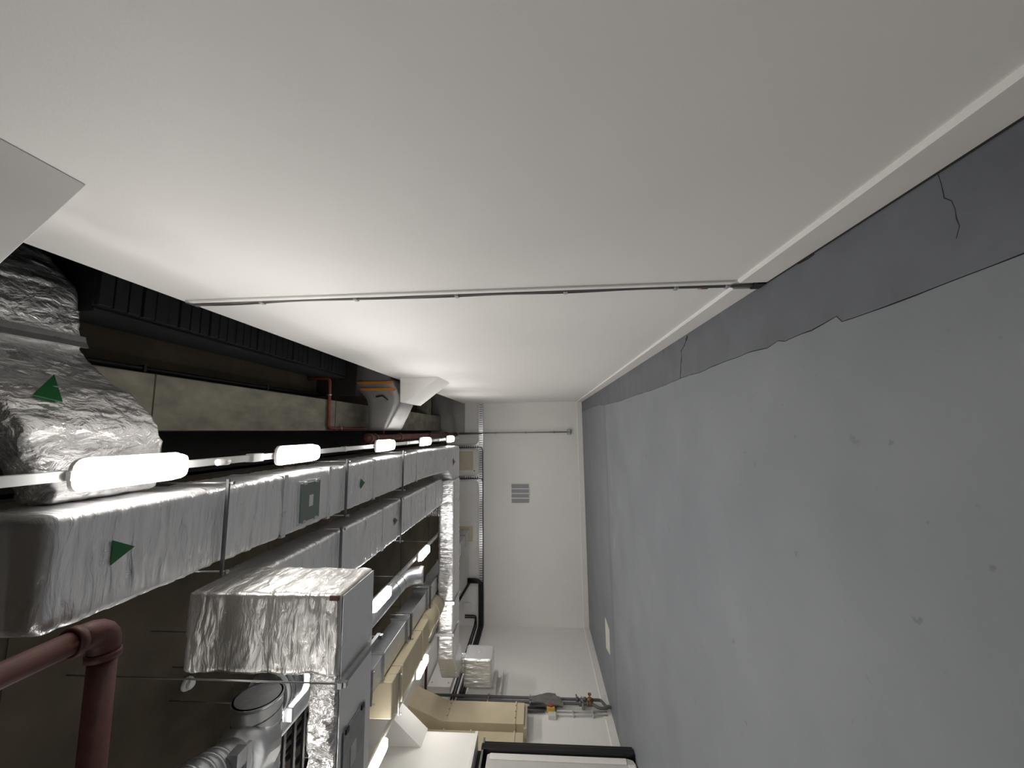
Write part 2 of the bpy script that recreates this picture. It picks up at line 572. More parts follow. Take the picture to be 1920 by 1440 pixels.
# skirting boards
b1 = MB().prism([(XR - 0.022, -5, 0), (XR, -5, 0), (XR, -5, 0.185), (XR - 0.010, -5, 0.185), (XR - 0.022, -5, 0.172)], (0, 5 + 2.49, 0)).build('baseboard_right', 'skirt')
struct(b1, 'white skirting at the foot of the right wall, broken at the cables')
MB().prism([(XR - 0.022, 2.60, 0), (XR, 2.60, 0), (XR, 2.60, 0.170), (XR - 0.010, 2.60, 0.170), (XR - 0.022, 2.60, 0.158)], (0, YB - 2.60, 0)).build('far_length', 'skirt', b1)
bx('shadow_gap', (XR - 0.0285, -5, 0.0), (XR - 0.022, 2.49, 0.004), 'crack', b1)
struct(MB().prism([(-6.2, YB, 0), (-6.2, YB - 0.022, 0), (-6.2, YB - 0.022, 0.158), (-6.2, YB - 0.01, 0.170), (-6.2, YB, 0.170)], (6.2 + XR - 0.022, 0, 0)).build('baseboard_back', 'skirt'), 'white skirting along the end wall')
struct(MB().prism([(-6.2, 7.5, 0), (-6.178, 7.5, 0), (-6.178, 7.5, 0.158), (-6.19, 7.5, 0.170), (-6.2, 7.5, 0.170)], (0, YB - 0.022 - 7.5, 0)).build('baseboard_left', 'skirt'), 'white skirting along the left wall')


# wedge shaped boxings where ducts cross the right wall
def wedge(name, y0, y1, label, zb=3.215, xo=0.51, zo=3.80, zt=3.90):
    o = MB().prism([(XR - 0.001, y0, zb), (xo, y0, zo), (xo + 0.012, y0, zt), (XR - 0.001, y0, zt + 0.01)], (0, y1 - y0, 0)).build(name, 'wall', None, bevel=0.004)
    return struct(o, label)


wedge('trim_4', -0.9, 1.262, 'white sloping boxing high on the right wall, nearest the camera', 3.205, 0.36, 3.82, 3.94)
wedge('trim_5', 6.60, 7.47, 'white sloping boxing far along the top of the right wall')

# left side: white downstand nib, recess and door
XD = -5.32
nib = bx('trim_8', (-6.2, 3.2, 2.66), (XD, 7.46, 4.60), 'wall', bevel=0.004)
struct(nib, 'white boxed downstand over the sliding door')
bx('drip_lip', (XD, 3.2, 2.66), (XD + 0.02, 7.48, 2.71), 'skirt', nib)
struct(bx('trim_6', (-5.66, 3.2, 0.0), (-5.60, 7.46, 2.66), 'blackpaint'), 'black lining behind the sliding door')
MB().prism([(XD, 7.10, 3.58), (XD + 0.62, 7.10, 4.30), (XD + 0.62, 7.10, 4.60), (XD, 7.10, 4.60)], (0, 0.42, 0)).build('duct_boxing', 'wall', nib, bevel=0.004)['label'] = 'white sloping duct boxing above the door'
door = struct(MB().prism([(XD - 0.06, 3.4, 0.02), (XD - 0.06, 7.02, 0.02), (XD - 0.06, 7.10, 0.05), (XD - 0.06, 7.13, 0.13), (XD - 0.06, 7.13, 2.40), (XD - 0.06, 7.10, 2.45), (XD - 0.06, 3.4, 2.45)], (-0.10, 0, 0)).build('door_1', 'doorpanel', None, bevel=0.006), 'pale grey sliding door panel with a raised rim and rounded corner')
bx('raised_rim', (XD - 0.06, 7.00, 0.16), (XD - 0.045, 7.118, 2.40), 'skirt', door, bevel=0.006)
bx('bottom_rim', (XD - 0.06, 3.4, 0.045), (XD - 0.045, 6.999, 0.15), 'skirt', door, bevel=0.006)
jamb = struct(bx('trim_7', (XD - 0.30, 7.14, 0.0), (XD, 7.26, 2.56), 'blackpaint', bevel=0.01), 'black door jamb post')
bx('stop', (XD - 0.30, 7.262, 0.0), (XD - 0.06, 7.38, 2.56), 'blackpaint', jamb, bevel=0.01)
bx('track', (XD - 0.08, 3.4, 2.52), (XD - 0.02, 7.40, 2.55), 'galv_dark', jamb)

# ================================================================== LAMPS
GRP = 'lit LED battens under the trunking'


def light(x, y, label, z=3.735):
    t = thing('linear_light', label, 'lamp', (x, y, z + 0.06), GRP)
    hl = 0.288
    # diffuser: rounded tray, bulging down
    vs, fs = [], []
    L, W = 18, 10
    for i in range(L + 1):
        u = math.sin(math.pi / 2 * (-1 + 2 * i / L))
        ex = 0.45 + 0.55 * max(0.0, 1 - abs(u) ** 14) ** 0.5
        for j in range(W + 1):
            a = math.pi * j / W
            c, s = math.cos(a), math.sin(a)
            px = 0.078 * (abs(c) ** 0.45) * (1 if c >= 0 else -1) * ex
            pz = -0.068 * (abs(s) ** 0.5) * (0.55 + 0.45 * (ex - 0.45) / 0.55)
            vs.append((x + px, y + u * hl, z + 0.045 + pz))
    for i in range(L):
        for j in range(W):
            k = i * (W + 1) + j
            fs.append((k, k + W + 1, k + W + 2, k + 1))
    fs.append(tuple(range(W + 1)))
    fs.append(tuple(L * (W + 1) + j for j in reversed(range(W + 1))))
    MB().add(vs, fs, True).build('diffuser', 'lamp', t)
    out = []
    for sx, sy, a0 in ((1, 1, 0), (-1, 1, 90), (-1, -1, 180), (1, -1, 270)):
        for q in range(6):
            an = math.radians(a0 + 18 * q)
            out.append((x + sx * 0.031 + 0.055 * math.cos(an), y + sy * 0.242 + 0.055 * math.sin(an), z + 0.045))
    MB().prism(out, (0, 0, 0.028)).build('body', 'white_plastic', t, bevel=0.004)
    for s in (-1, 1):
        bx('end_clip', (x - 0.022, y + s * 0.300 - 0.006, z + 0.04), (x + 0.022, y + s * 0.300 + 0.006, z + 0.068), 'white_plastic', t)
    return t


def trunk(x, y0, y1, label, ztop=4.6, rods=()):
    t = thing('cable_trunking', label, 'trunking', (x, y0, 3.835), 'lamp trunkings')
    bx('channel', (x - 0.025, y0, 3.81), (x + 0.025, y1, 3.86), 'trunk', t, bevel=0.003)
    for y in rods:
        MB().tube([(x, y, 3.86), (x, y, ztop)], 0.005, 6).build('drop_rod', 'steel', t)
        MB().box((x - 0.032, y - 0.015, 3.805), (x + 0.032, y + 0.015, 3.865)).build('clip', 'steel', t)
    return t


t1 = trunk(-0.195, -0.6, 11.4, 'grey lamp trunking nearest the right wall', 5.15, (1.2, 4.55, 6.75, 9.0))
bx('coupler', (-0.228, 3.02, 3.80), (-0.162, 3.14, 3.87), 'trunk', t1, bevel=0.003)
t2 = trunk(-2.35, -1.0, 10.4, 'grey lamp trunking in the middle of the room', 4.6, (1.0, 2.6, 4.5, 6.5, 8.5))
t3 = trunk(-4.40, -1.0, 10.4, 'grey lamp trunking nearest the left wall', 4.6, (1.0, 2.8, 4.6, 6.6, 8.5))
for y, l in ((2.075, 'largest lit batten lamp, nearest the camera in the right row'), (3.57, 'second lit batten lamp of the right row, beside the access panel'),
             (5.66, 'third lit batten lamp of the right row'), (7.72, 'fourth lit batten lamp of the right row'), (9.95, 'smallest lit batten lamp at the far end of the right row')):
    light(-0.195, y, l)
for y, l in ((3.58, 'lit batten lamp showing behind the spiral ducts left of the tall foil box'), (5.66, 'lit batten lamp under the plain round duct beside the tall foil box'), (7.72, 'lit batten lamp of the middle row at the open end of the round duct'), (9.95, 'added hidden batten lamp of the middle row behind the cross duct')):  # the lamp behind the cross duct is hidden, added to brighten the end wall
    light(-2.35, y, l)
for y, l in ((2.05, 'added unseen batten lamp of the middle row, level with the nearest lamp'), (0.0, 'added unseen batten lamp of the middle row, left of the camera')):  # both out of view, added to light the near floor and foil box
    light(-2.35, y, l)
for y, l in ((3.58, 'unseen lit batten lamp of the left row above the sliding door'), (2.05, 'added unseen batten lamp of the left row, out past the sliding door'), (0.0, 'added unseen batten lamp of the left row, left of the camera')):  # lamps outside the view, added to light the near part of the room
    light(-4.40, y, l)
for y, l in ((5.66, 'lit batten lamp in front of the white boxing above the door'), (7.72, 'lit batten lamp beside the beige ceiling duct'), (9.95, 'added hidden batten lamp of the left row behind the cross duct')):  # the farthest one is unseen, added for light on the end wall
    light(-4.40, y, l)

ps = thing('occupancy_sensor', 'small white cylindrical sensor under the right trunking between two lamps', 'sensor', (-0.195, 2.67, 3.81))
MB().tube([(-0.195, 2.66, 3.81), (-0.195, 2.66, 3.785)], 0.012, 10).build('stem', 'white_plastic', ps)
MB().tube([(-0.198, 2.625, 3.765), (-0.198, 2.71, 3.755)], 0.024, 16).build('housing', 'white_plastic', ps)
MB().tube([(-0.198, 2.711, 3.755), (-0.198, 2.722, 3.754)], 0.014, 12).build('lens', 'grey_plastic', ps)

# ================================================================== DUCTS
# --- main insulated duct above the right row of lamps
Z0 = 3.70


def main_warp(p):
    x, y, z = p
    t = min(1, max(0, (y - 7.0) / 2.5))
    z -= 0.26 * t * t * (3 - 2 * t)
    if y > 8.6 and x < -0.6:
        k = min(1, (y - 8.6) / 0.4)
        x -= 0.24 * k * k * ((-0.6 - x) / 0.3)
    return x, y, z


md = thing('insulated_duct', 'long main foil wrapped duct with green arrows beside the right row of lamps', 'duct', (-0.62, 1.66, 3.70))
seams = (2.64, 3.30, 3.95, 4.35, 5.15, 6.20, 7.0, 7.9, 8.6)
foil_box('foil_jacket', (-0.885, 1.665, 3.70), (-0.36, 9.53, 4.20), 'foil_y', md, step=(0.035, 0.022, 0.045), axis=1, amp=0.009, crumple=0.004, seams=seams, pinch=0.014, warp=main_warp, seed=1.3)


def band(y, wd, parent, x0=-0.885, x1=-0.36, z0=3.70, z1=4.20, warp=main_warp, name='tape_band', m='tape', g=0.006):
    b = MB()
    o, i = g, -0.012
    ra = [(x0 - o, z0 - o), (x1 + o, z0 - o), (x1 + o, z1 + o), (x0 - o, z1 + o)]
    ri = [(x0 - i, z0 - i), (x1 + i, z0 - i), (x1 + i, z1 + i), (x0 - i, z1 + i)]
    vs = []
    for yy in (y - wd / 2, y + wd / 2):
        for (x, z) in ra + ri:
            p = (x, yy, z)
            vs.append(warp(p) if warp else p)
    fs = []
    for k in range(4):
        q = (k + 1) % 4
        fs += [(k, q, q + 8, k + 8), (k + 4, k + 12, q + 12, q + 4), (k, k + 4, q + 4, q), (k + 8, q + 8, q + 12, k + 12)]
    return b.add(vs, fs).build(name, m, parent, bevel=0.003)


for y in (3.30, 4.02, 5.15, 7.0):
    band(y, 0.05, md, g=0.004)
# access panel in the underside
pn = bx('access_panel', (-0.815, 3.49, 3.676), (-0.465, 3.80, 3.694), 'panel', md, bevel=0.002)
bx('paper_label', (-0.69, 3.62, 3.6745), (-0.585, 3.685, 3.677), 'label', pn)
for y in (3.55, 3.74):
    for x in (-0.815, -0.465):
        bx('panel_clip', (x - 0.014, y - 0.02, 3.668), (x + 0.014, y + 0.02, 3.69), 'galv', pn, bevel=0.002)
frame = MB()
for lo, hi in (((-0.835, 3.47, 3.684), (-0.815, 3.82, 3.70)), ((-0.465, 3.47, 3.684), (-0.445, 3.82, 3.70)), ((-0.815, 3.47, 3.684), (-0.465, 3.49, 3.70)), ((-0.815, 3.80, 3.684), (-0.465, 3.82, 3.70))):
    frame.box(lo, hi)
frame.build('panel_frame', 'tape', md)


def arrow(y, x, w_, h_, z, parent, m='green', warp=None, d=1):
    p = [(x + w_ / 2, y, z), (x - w_ / 2, y, z), (x, y + h_ * d, z)]
    if warp:
        p = [warp(q) for q in p]
        p = [(a, b, c) for a, b, c in p]
    return MB().prism(p, (0, 0, -0.004)).build('flow_arrow', m, parent)


arrow(1.917, -0.596, 0.122, 0.112, 3.688, md)
arrow(4.72, -0.627, 0.118, 0.108, 3.688, md)
arrow(8.95, -0.66, 0.10, 0.10, 3.688, md, 'purple', main_warp)


# hangers under the ducts: channel and two rods
def hanger(x0, x1, y, z, ztop, label, along='x', group='duct hangers', th=0.022):
    t = thing('duct_hanger', label, 'hanger', ((x0 + x1) / 2, y, z), group)
    bx('channel', (x0, y - th, z - 0.022), (x1, y + th, z), 'hang', t, bevel=0.002)
    for x in (x0 + 0.025, x1 - 0.025):
        MB().tube([(x, y, z - 0.055), (x, y, ztop)], 0.006, 8).build('rod', 'steel', t)
        MB().tube([(x, y, z - 0.055), (x, y, z - 0.04)], 0.014, 6, smooth=False).build('nut', 'steel', t)
    return t


hanger(-0.96, -0.315, 2.635, 3.692, 4.6, 'channel hanger under the main foil duct, nearest the camera', th=0.008)
hanger(-0.95, -0.30, 4.345, 3.692, 4.6, 'channel hanger under the main foil duct before its second green arrow', th=0.013)
hanger(-0.95, -0.30, 6.20, 3.692, 4.6, 'channel hanger under the far half of the main foil duct', th=0.013)

# --- branch duct leaving the main duct, over the right wall, nearest the camera
prof = [(-0.36, 3.98), (-0.05, 3.955), (0.05, 3.97), (0.278, 4.217), (0.34, 4.36), (0.50, 4.54), (0.65, 4.63), (0.80, 4.66), (1.01, 4.70), (1.15, 4.80), (1.6, 5.10)]


def br_warp(p):
    x, y, z = p
    for (x0, z0), (x1, z1) in zip(prof, prof[1:]):
        if x0 <= x <= x1 or (x < x0 and x0 == prof[0][0]) or x1 == prof[-1][0]:
            t = (x - x0) / (x1 - x0)
            zz = z0 + (z1 - z0) * max(-0.1, min(1.2, t))
            break
    pull = max(0, (x - 1.05)) * 0.35
    near = max(0.0, min(0.17, (x + 0.30) * 0.6)) * max(0.0, (2.41 - y) / 0.6)
    return x, y - pull - near, zz + (z - 3.7)


bd = thing('branch_duct', 'crumpled foil elbow duct rising from the main duct over the right wall', 'duct', (0.3, 2.1, 3.9))
foil_box('foil_jacket', (-0.345, 1.86, 3.70), (1.50, 2.41, 3.94), 'foil_c', bd, step=(0.016, 0.022, 0.04), axis=0, amp=0.009, crumple=0.006, seams=(0.03, 0.56), pinch=0.016, warp=br_warp, seed=5.1)
MB().prism([(0.36, 2.07, 4.352), (0.212, 1.822, 4.118), (0.182, 1.925, 4.080)], (0.004, 0, -0.003)).build('flow_arrow', 'green', bd)
vs = []
for xx in (0.60, 0.64, 0.68):
    z = br_warp((xx, 2.1, 3.7))[2]
    vs += [(xx, 1.68, z - 0.014), (xx, 2.415, z - 0.014), (xx, 2.415, z + 0.01), (xx, 1.68, z + 0.01)]
fs = [(3, 2, 1, 0), (8, 9, 10, 11)]
for i in (0, 4):
    for k in range(4):
        fs.append((i + k, i + (k + 1) % 4, i + 4 + (k + 1) % 4, i + 4 + k))
MB().add(vs, fs).build('tape_band', 'tape', bd)

# --- second insulated duct
d2 = thing('insulated_duct', 'second foil wrapped duct running back from the tall foil box', 'duct', (-1.36, 3.0, 3.70))
foil_box('foil_jacket', (-1.645, 3.05, 3.70), (-1.075, 8.92, 4.03), 'foil_y', d2, step=(0.035, 0.025, 0.045), axis=1, amp=0.010, crumple=0.004, seams=(4.27, 5.5, 6.1, 6.7, 7.6, 8.3), pinch=0.012, seed=9.4)
for y in (5.5, 7.6):
    band(y, 0.05, d2, -1.645, -1.075, 3.70, 4.03, None, g=0.004)
arrow(5.90, -1.345, 0.11, 0.11, 3.687, d2, 'purple')
hanger(-1.72, -1.03, 4.27, 3.692, 4.6, 'channel hanger under the second foil duct near the tall box', th=0.013)
hanger(-1.72, -1.03, 6.15, 3.692, 4.6, 'channel hanger under the second foil duct beyond its arrow', th=0.013)

# --- tall foil box with a low arm to the left
bb = thing('insulated_plenum', 'tall foil wrapped box hanging in mid room with a low arm to the left', 'duct', (-1.29, 2.79, 2.79))
foil_box('foil_jacket', (-1.535, 2.55, 2.79), (-1.035, 3.045, 3.83), 'foil_z', bb, step=(0.022, 0.03, 0.022), r=0.022, axis=2, amp=0.006, crumple=0.004, seams=(2.98, 3.28, 3.58), pinch=0.010, seed=2.2)
foil_box('side_arm', (-4.2, 2.56, 2.79), (-1.50, 3.05, 2.985), 'foil_c', bb, step=(0.025, 0.04, 0.022), r=0.02, axis=0, amp=0.005, crumple=0.006, seams=(-2.02, -2.6, -3.3), pinch=0.02, seed=7.7)
bx('bottom_skin', (-3.9, 2.575, 2.778), (-1.052, 3.035, 2.786), 'foil_smooth', bb, bevel=0.003)
ap = bx('access_panel', (-2.35, 2.62, 2.768), (-1.90, 2.93, 2.777), 'galv_dark', bb, bevel=0.002)
bx('paper_label', (-2.18, 2.72, 2.766), (-2.05, 2.80, 2.7685), 'label', ap)
for x in (-2.34, -1.91):
    for y in (2.66, 2.88):
        bx('panel_clip', (x - 0.015, y - 0.02, 2.760), (x + 0.015, y + 0.02, 2.770), 'black', ap)
bx('torn_tape', (-1.075, 2.545, 2.80), (-1.045, 2.575, 2.86), 'red', bb)
hb = thing('duct_hanger', 'dark channel hanger on two rods under the tall foil box', 'hanger', (-1.56, 2.8, 2.76), 'duct hangers')
bx('channel', (-1.57, 2.50, 2.735), (-1.535, 3.10, 2.765), 'galv_dark', hb, bevel=0.002)
for y in (2.525, 3.08):
    MB().tube([(-1.552, y, 2.72), (-1.552, y, 4.6)], 0.0055, 8).build('rod', 'steel', hb)
    bx('nut', (-1.566, y - 0.014, 2.715), (-1.538, y + 0.014, 2.735), 'steel', hb)

# --- cross duct in front of the end wall, with a drop to a wall grille on the left
cd = thing('cross_duct', 'bright crumpled foil duct crossing in front of the end wall', 'duct', (-2.8, 9.2, 3.43))
foil_box('foil_jacket', (-4.95, 8.91, 3.425), (-1.12, 9.53, 3.785), 'foil_x', cd, step=(0.025, 0.04, 0.03), axis=0, amp=0.010, crumple=0.006, seams=(-1.6, -3.75, -4.4), pinch=0.015, seed=4.4)
for x in (-3.76, -4.42):
    MB().box((x - 0.03, 8.893, 3.41), (x + 0.03, 9.55, 3.42)).box((x - 0.03, 8.885, 3.41), (x + 0.03, 8.895, 3.81)).build('tape_band', 'tape', cd)


def el_warp(p):
    x, y, z = p
    t = max(0, (-4.92 - x)) / 0.62
    return x, y + 0.35 * t, z - 0.02 * t


foil_box('elbow', (-5.50, 8.92, 3.40), (-4.90, 9.55, 3.79), 'foil_x', cd, step=(0.03, 0.05, 0.03), axis=0, amp=0.010, crumple=0.006, warp=el_warp, seed=6.1)
foil_box('neck', (-5.62, 9.62, 3.30), (-5.30, 9.92, 3.50), 'foil_c', cd, step=(0.04, 0.04, 0.04), axis=2, amp=0.004, crumple=0.004, seed=8.8)
foil_box('drop_box', (-5.92, 9.62, 2.68), (-5.30, 10.25, 3.335), 'foil_x', cd, step=(0.02, 0.04, 0.04), r=0.03, axis=0, amp=0.010, crumple=0.003, seed=8.1)
gr = thing('wall_collar', 'white square duct collar with a flange on the left wall', 'vent', (-6.19, 10.1, 2.9))
bx('collar', (-6.15, 9.74, 2.60), (-5.935, 10.40, 3.24), 'skirt', gr, bevel=0.01)
bx('flange', (-6.199, 9.72, 2.48), (-6.15, 10.62, 3.33), 'wall', gr, bevel=0.006)
bx('rail', (-6.15, 9.72, 2.48), (-6.05, 10.62, 2.52), 'skirt', gr)

fs_ = thing('flexible_riser', 'short crumpled foil riser standing up behind the cross duct', 'duct', (-1.75, 9.6, 3.5))
MB().tube([(-1.95, 9.75, 3.55), (-1.95, 9.75, 3.75), (-1.93, 9.75, 3.95), (-1.96, 9.75, 4.2), (-1.95, 9.75, 4.6)], [0.15, 0.145, 0.155, 0.14, 0.15], 16).build('foil_sleeve', 'foil_c', fs_)
MB().ring((-1.945, 9.75, 3.98), (0, 0, 1), 0.14, 0.165, 0.03).build('clamp_band', 'galv_dark', fs_)

# --- galvanised rectangular duct running back on the left
gd = thing('galvanised_duct', 'bare galvanised rectangular duct running to the end wall', 'duct', (-3.36, 5.0, 3.80))
bx('duct_body', (-3.52, 4.8, 3.80), (-3.20, YB - 0.05, 4.06), 'galv', gd, bevel=0.004)
for y in (5.47, 5.86, 6.88, 7.12, 8.09, 8.33, 9.9, 11.4):
    MB().box((-3.545, y - 0.012, 3.775), (-3.175, y + 0.012, 4.085)).build('flange', 'galv_dark', gd, bevel=0.002)
bx('corner_bracket', (-3.53, 12.2, 3.79), (-3.19, 12.26, 4.07), 'galv_dark', gd)
for i, y in enumerate((5.40, 7.0, 8.2)):
    hanger(-3.58, -3.14, y, 3.774, 4.6, ('channel hanger under the galvanised duct behind the tall foil box', 'channel hanger under the galvanised duct at its middle joint', 'channel hanger under the galvanised duct before the cross duct')[i], th=0.010)

# --- plain round duct with open elbow
rd = thing('round_duct', 'plain round galvanised duct ending in an open elbow', 'duct', (-2.80, 6.0, 4.12))
ptsr = bent([(-2.78, 3.6, 4.13), (-2.78, 7.70, 4.13), (-2.78, 7.78, 3.78)], 0.30, 5)
MB().tube(ptsr, 0.165, 24, cap=True).build('duct_body', 'galv', rd)
for y in (7.30, 7.0, 5.6):
    MB().ring((-2.78, y, 4.13), (0, 1, 0), 0.160, 0.170, 0.02).build('seam_ring', 'galv_dark', rd)
MB().ring((-2.78, 7.775, 3.84), (0, 0, 1), 0.160, 0.172, 0.02).build('seam_ring', 'galv_dark', rd)
MB().tube([(-2.78, 7.779, 3.776), (-2.78, 7.779, 3.770)], 0.15, 24).build('mouth_shade', 'void', rd)  # black disc stands in for the dark inside of the duct


# --- spiral duct along the left and its saddle branch
def spiral(p0, p1, r, turns, name, parent, m='galv', lw=0.006):
    p0, p1 = Vector(p0), Vector(p1)
    ax = (p1 - p0).normalized()
    up = Vector((0, 0, 1))
    a = ax.cross(up).normalized()
    b = ax.cross(a)
    n = int(turns * 20)
    pts = []
    for i in range(n + 1):
        t = i / n
        an = 2 * math.pi * turns * t
        pts.append(p0 + (p1 - p0) * t + (a * math.cos(an) + b * math.sin(an)) * r)
    return MB().tube(pts, lw, 5).build(name, m, parent)


sd = thing('spiral_duct', 'large spiral seamed round duct with a capped end left of the tall foil box', 'duct', (-3.0, 3.02, 3.63))
MB().tube([(-5.0, 3.02, 3.635), (-1.955, 3.02, 3.635)], 0.165, 32).build('duct_body', 'galv', sd)
spiral((-5.0, 3.02, 3.635), (-1.96, 3.02, 3.635), 0.1655, 27, 'spiral_seam', sd, 'cable', 0.005)
MB().ring((-1.965, 3.02, 3.635), (1, 0, 0), 0.150, 0.170, 0.02, 32).build('end_rim', 'galv', sd)
MB().tube([(-1.957, 3.02, 3.635), (-1.952, 3.02, 3.635)], 0.152, 32).build('end_cap', 'galv_dark', sd)

sb = thing('saddle_branch', 'round branch duct with raised ribs leaving the spiral duct towards the camera', 'duct', (-2.15, 2.7, 3.62))
cl = [Vector((-2.26, 2.98, 3.63)), Vector((-2.20, 2.72, 3.61)), Vector((-2.10, 2.42, 3.585)), Vector((-2.07, 2.32, 3.585)), Vector((-2.05, 2.26, 3.585)), Vector((-2.04, 2.20, 3.585))]
MB().tube(cl, 0.150, 28).build('duct_body', 'galv', sb)
MB().tube([cl[0], cl[1]], [0.21, 0.158], 28).build('saddle', 'galv', sb)


def on_path(t):
    k = min(int(t), len(cl) - 2)
    return cl[k] + (cl[k + 1] - cl[k]) * (t - k), (cl[k + 1] - cl[k]).normalized()


for t in (1.0, 1.55, 1.8, 2.0, 2.9):
    c, a = on_path(t)
    MB().ring(c, a, 0.146, 0.160, 0.016, 28).build('rib', 'galv', sb)
c, a = on_path(1.35)
br = MB().box((c.x - 0.19, c.y - 0.05, c.z - 0.05), (c.x - 0.15, c.y + 0.05, c.z + 0.15)).build('damper_box', 'galv_dark', sb, bevel=0.004)
bx('damper_plate', (c.x + 0.05, c.y - 0.045, c.z - 0.172), (c.x + 0.15, c.y + 0.045, c.z - 0.10), 'galv_dark', sb, bevel=0.004)
bx('support_strap', (-2.42, 2.66, 3.43), (-2.02, 2.70, 3.455), 'galv', sb)

rj = thing('round_duct', 'ribbed round duct stub tucked behind the spiral duct end', 'duct', (-2.07, 3.3, 3.7))
MB().tube([(-2.07, 3.20, 3.69), (-2.07, 3.42, 3.69)], 0.17, 28).build('stub', 'galv', rj)
for y in (3.25, 3.31, 3.40):
    MB().ring((-2.07, y, 3.69), (0, 1, 0), 0.166, 0.182, 0.014, 28).build('rib', 'galv_dark', rj)
bx('bracket_plate', (-2.36, 3.34, 3.56), (-2.25, 3.36, 3.64), 'galv', rj, bevel=0.006)
bx('bracket_arm', (-2.26, 3.345, 3.60), (-2.12, 3.355, 3.64), 'galv', rj)
for x in (-2.20, -1.94):
    MB().tube([(x, 3.3, 3.75), (x, 3.3, 4.6)], 0.006, 6).build('drop_rod', 'steel', rj)

# --- black cable ladder behind the low arm
ld = thing('cable_ladder', 'black cable ladder high behind the low foil arm', 'cable tray', (-3.4, 4.2, 4.25))
for x in (-3.05, -3.85):
    bx('side_rail', (x - 0.012, 3.0, 4.22), (x + 0.012, 5.3, 4.32), 'black', ld)
for k in range(13):
    bx('rung', (-3.838, 3.05 + 0.18 * k, 4.235), (-3.062, 3.09 + 0.18 * k, 4.265), 'black', ld)
for x, r in ((-3.2, 0.03), (-3.32, 0.022), (-3.5, 0.034), (-3.68, 0.024), (-3.42, 0.018)):
    MB().tube([(x, 3.0, 4.267 + r), (x - 0.03, 4.1, 4.267 + r), (x + 0.02, 5.28, 4.267 + r)], r, 8).build('cable', 'black', ld)
for y in (3.4, 4.9):
    for x in (-3.07, -3.83):
        MB().tube([(x, y, 4.23), (x, y, 4.60)], 0.006, 6).build('drop_rod', 'steel', ld)

# --- beige ducts on the left
bg = thing('beige_ceiling_duct', 'beige board duct box hanging under the soffit left of the galvanised duct', 'duct', (-3.84, 6.8, 3.65))
bx('duct_body', (-4.05, 5.85, 3.65), (-3.56, 7.75, 4.12), 'beige', bg, bevel=0.02)
for y in (6.25, 7.3):
    MB().box((-4.06, y - 0.012, 3.63), (-3.55, y + 0.012, 4.14)).build('joint_strip', 'cream', bg)
MB().tube([(-3.80, 7.72, 3.88), (-3.80, 8.84, 3.88)], 0.25, 28).build('round_section', 'beige', bg)
for y in (7.9, 8.45):
    MB().ring((-3.80, y, 3.88), (0, 1, 0), 0.24, 0.263, 0.03, 28).build('joint_ring', 'cream', bg)
for i, y in enumerate((6.05,)):
    hanger(-4.12, -3.54, y, 3.628, 4.6, ('channel hanger under the near end of the beige ceiling duct', 'channel hanger under the far end of the beige ceiling duct')[i], th=0.010)

rz = thing('beige_riser', 'tall beige board duct riser fixed to the left wall', 'duct', (-6.0, 8.85, 2.5))
bx('duct_body', (-6.19, 8.55, 1.90), (-5.90, 9.17, 3.58), 'beige', rz, bevel=0.004)
MB().prism([(-5.90, 8.55, 3.58), (-6.19, 8.55, 3.58), (-6.19, 8.55, 4.30), (-5.62, 8.55, 4.30)], (0, 0.62, 0)).build('head_elbow', 'beige', rz, bevel=0.004)
for z in (2.08, 3.50):
    MB().box((-6.19, 8.535, z - 0.012), (-5.885, 9.185, z + 0.012)).build('joint_strip', 'cream', rz, bevel=0.002)
    for y in (8.68, 8.86, 9.04):
        bx('bolt', (-5.885, y, z - 0.012), (-5.875, y + 0.02, z + 0.012), 'galv_dark', rz)
bx('foot_flange', (-6.199, 8.50, 1.84), (-5.95, 9.22, 1.90), 'cream', rz, bevel=0.003)
rz2 = thing('beige_riser', 'second beige duct riser half hidden beside the black door jamb', 'duct', (-6.0, 8.1, 2.5))
bx('duct_body', (-6.19, 7.75, 1.90), (-5.95, 8.40, 4.0), 'beige', rz2, bevel=0.004)
for z in (2.08, 2.95, 3.50):
    MB().box((-6.19, 7.735, z - 0.012), (-5.935, 8.415, z + 0.012)).build('joint_strip', 'cream', rz2)

# --- dull duct crossing over the far part of the right wall
prof2 = [(-0.05, 4.20), (0.10, 4.12), (0.50, 3.92), (0.62, 3.90), (0.95, 4.08), (1.9, 4.5)]


def fw(p):
    x, y, z = p
    zz = prof2[-1][1]
    for (x0, z0), (x1, z1) in zip(prof2, prof2[1:]):
        if x <= x1:
            zz = z0 + (z1 - z0) * max(-0.2, (x - x0) / (x1 - x0))
            break
    return x, y, zz + (z - 4.0) * (1 + 1.9 * max(0, min(0.9, x)))


fd = thing('crossing_duct', 'dull grey duct passing under the beam to the far boxing', 'duct', (0.5, 7.0, 4.0))
foil_box('duct_body', (0.04, 6.62, 4.0), (1.8, 7.42, 4.30), 'dull', fd, step=(0.05, 0.06, 0.06), axis=0, amp=0.004, crumple=0.004, warp=fw, seed=3.1)
for (x0, x1, z0, z1) in ((0.74, 0.78, 3.99, 4.62), (0.86, 0.90, 4.05, 4.70)):
    bx('orange_band', (x0, 6.60, z0), (x1, 6.614, z1), 'orange', fd)
MB().tube([(0.62, 6.60, 4.34), (0.64, 6.595, 4.22), (0.56, 6.60, 4.12)], 0.012, 6).build('dangling_strap', 'black', fd)

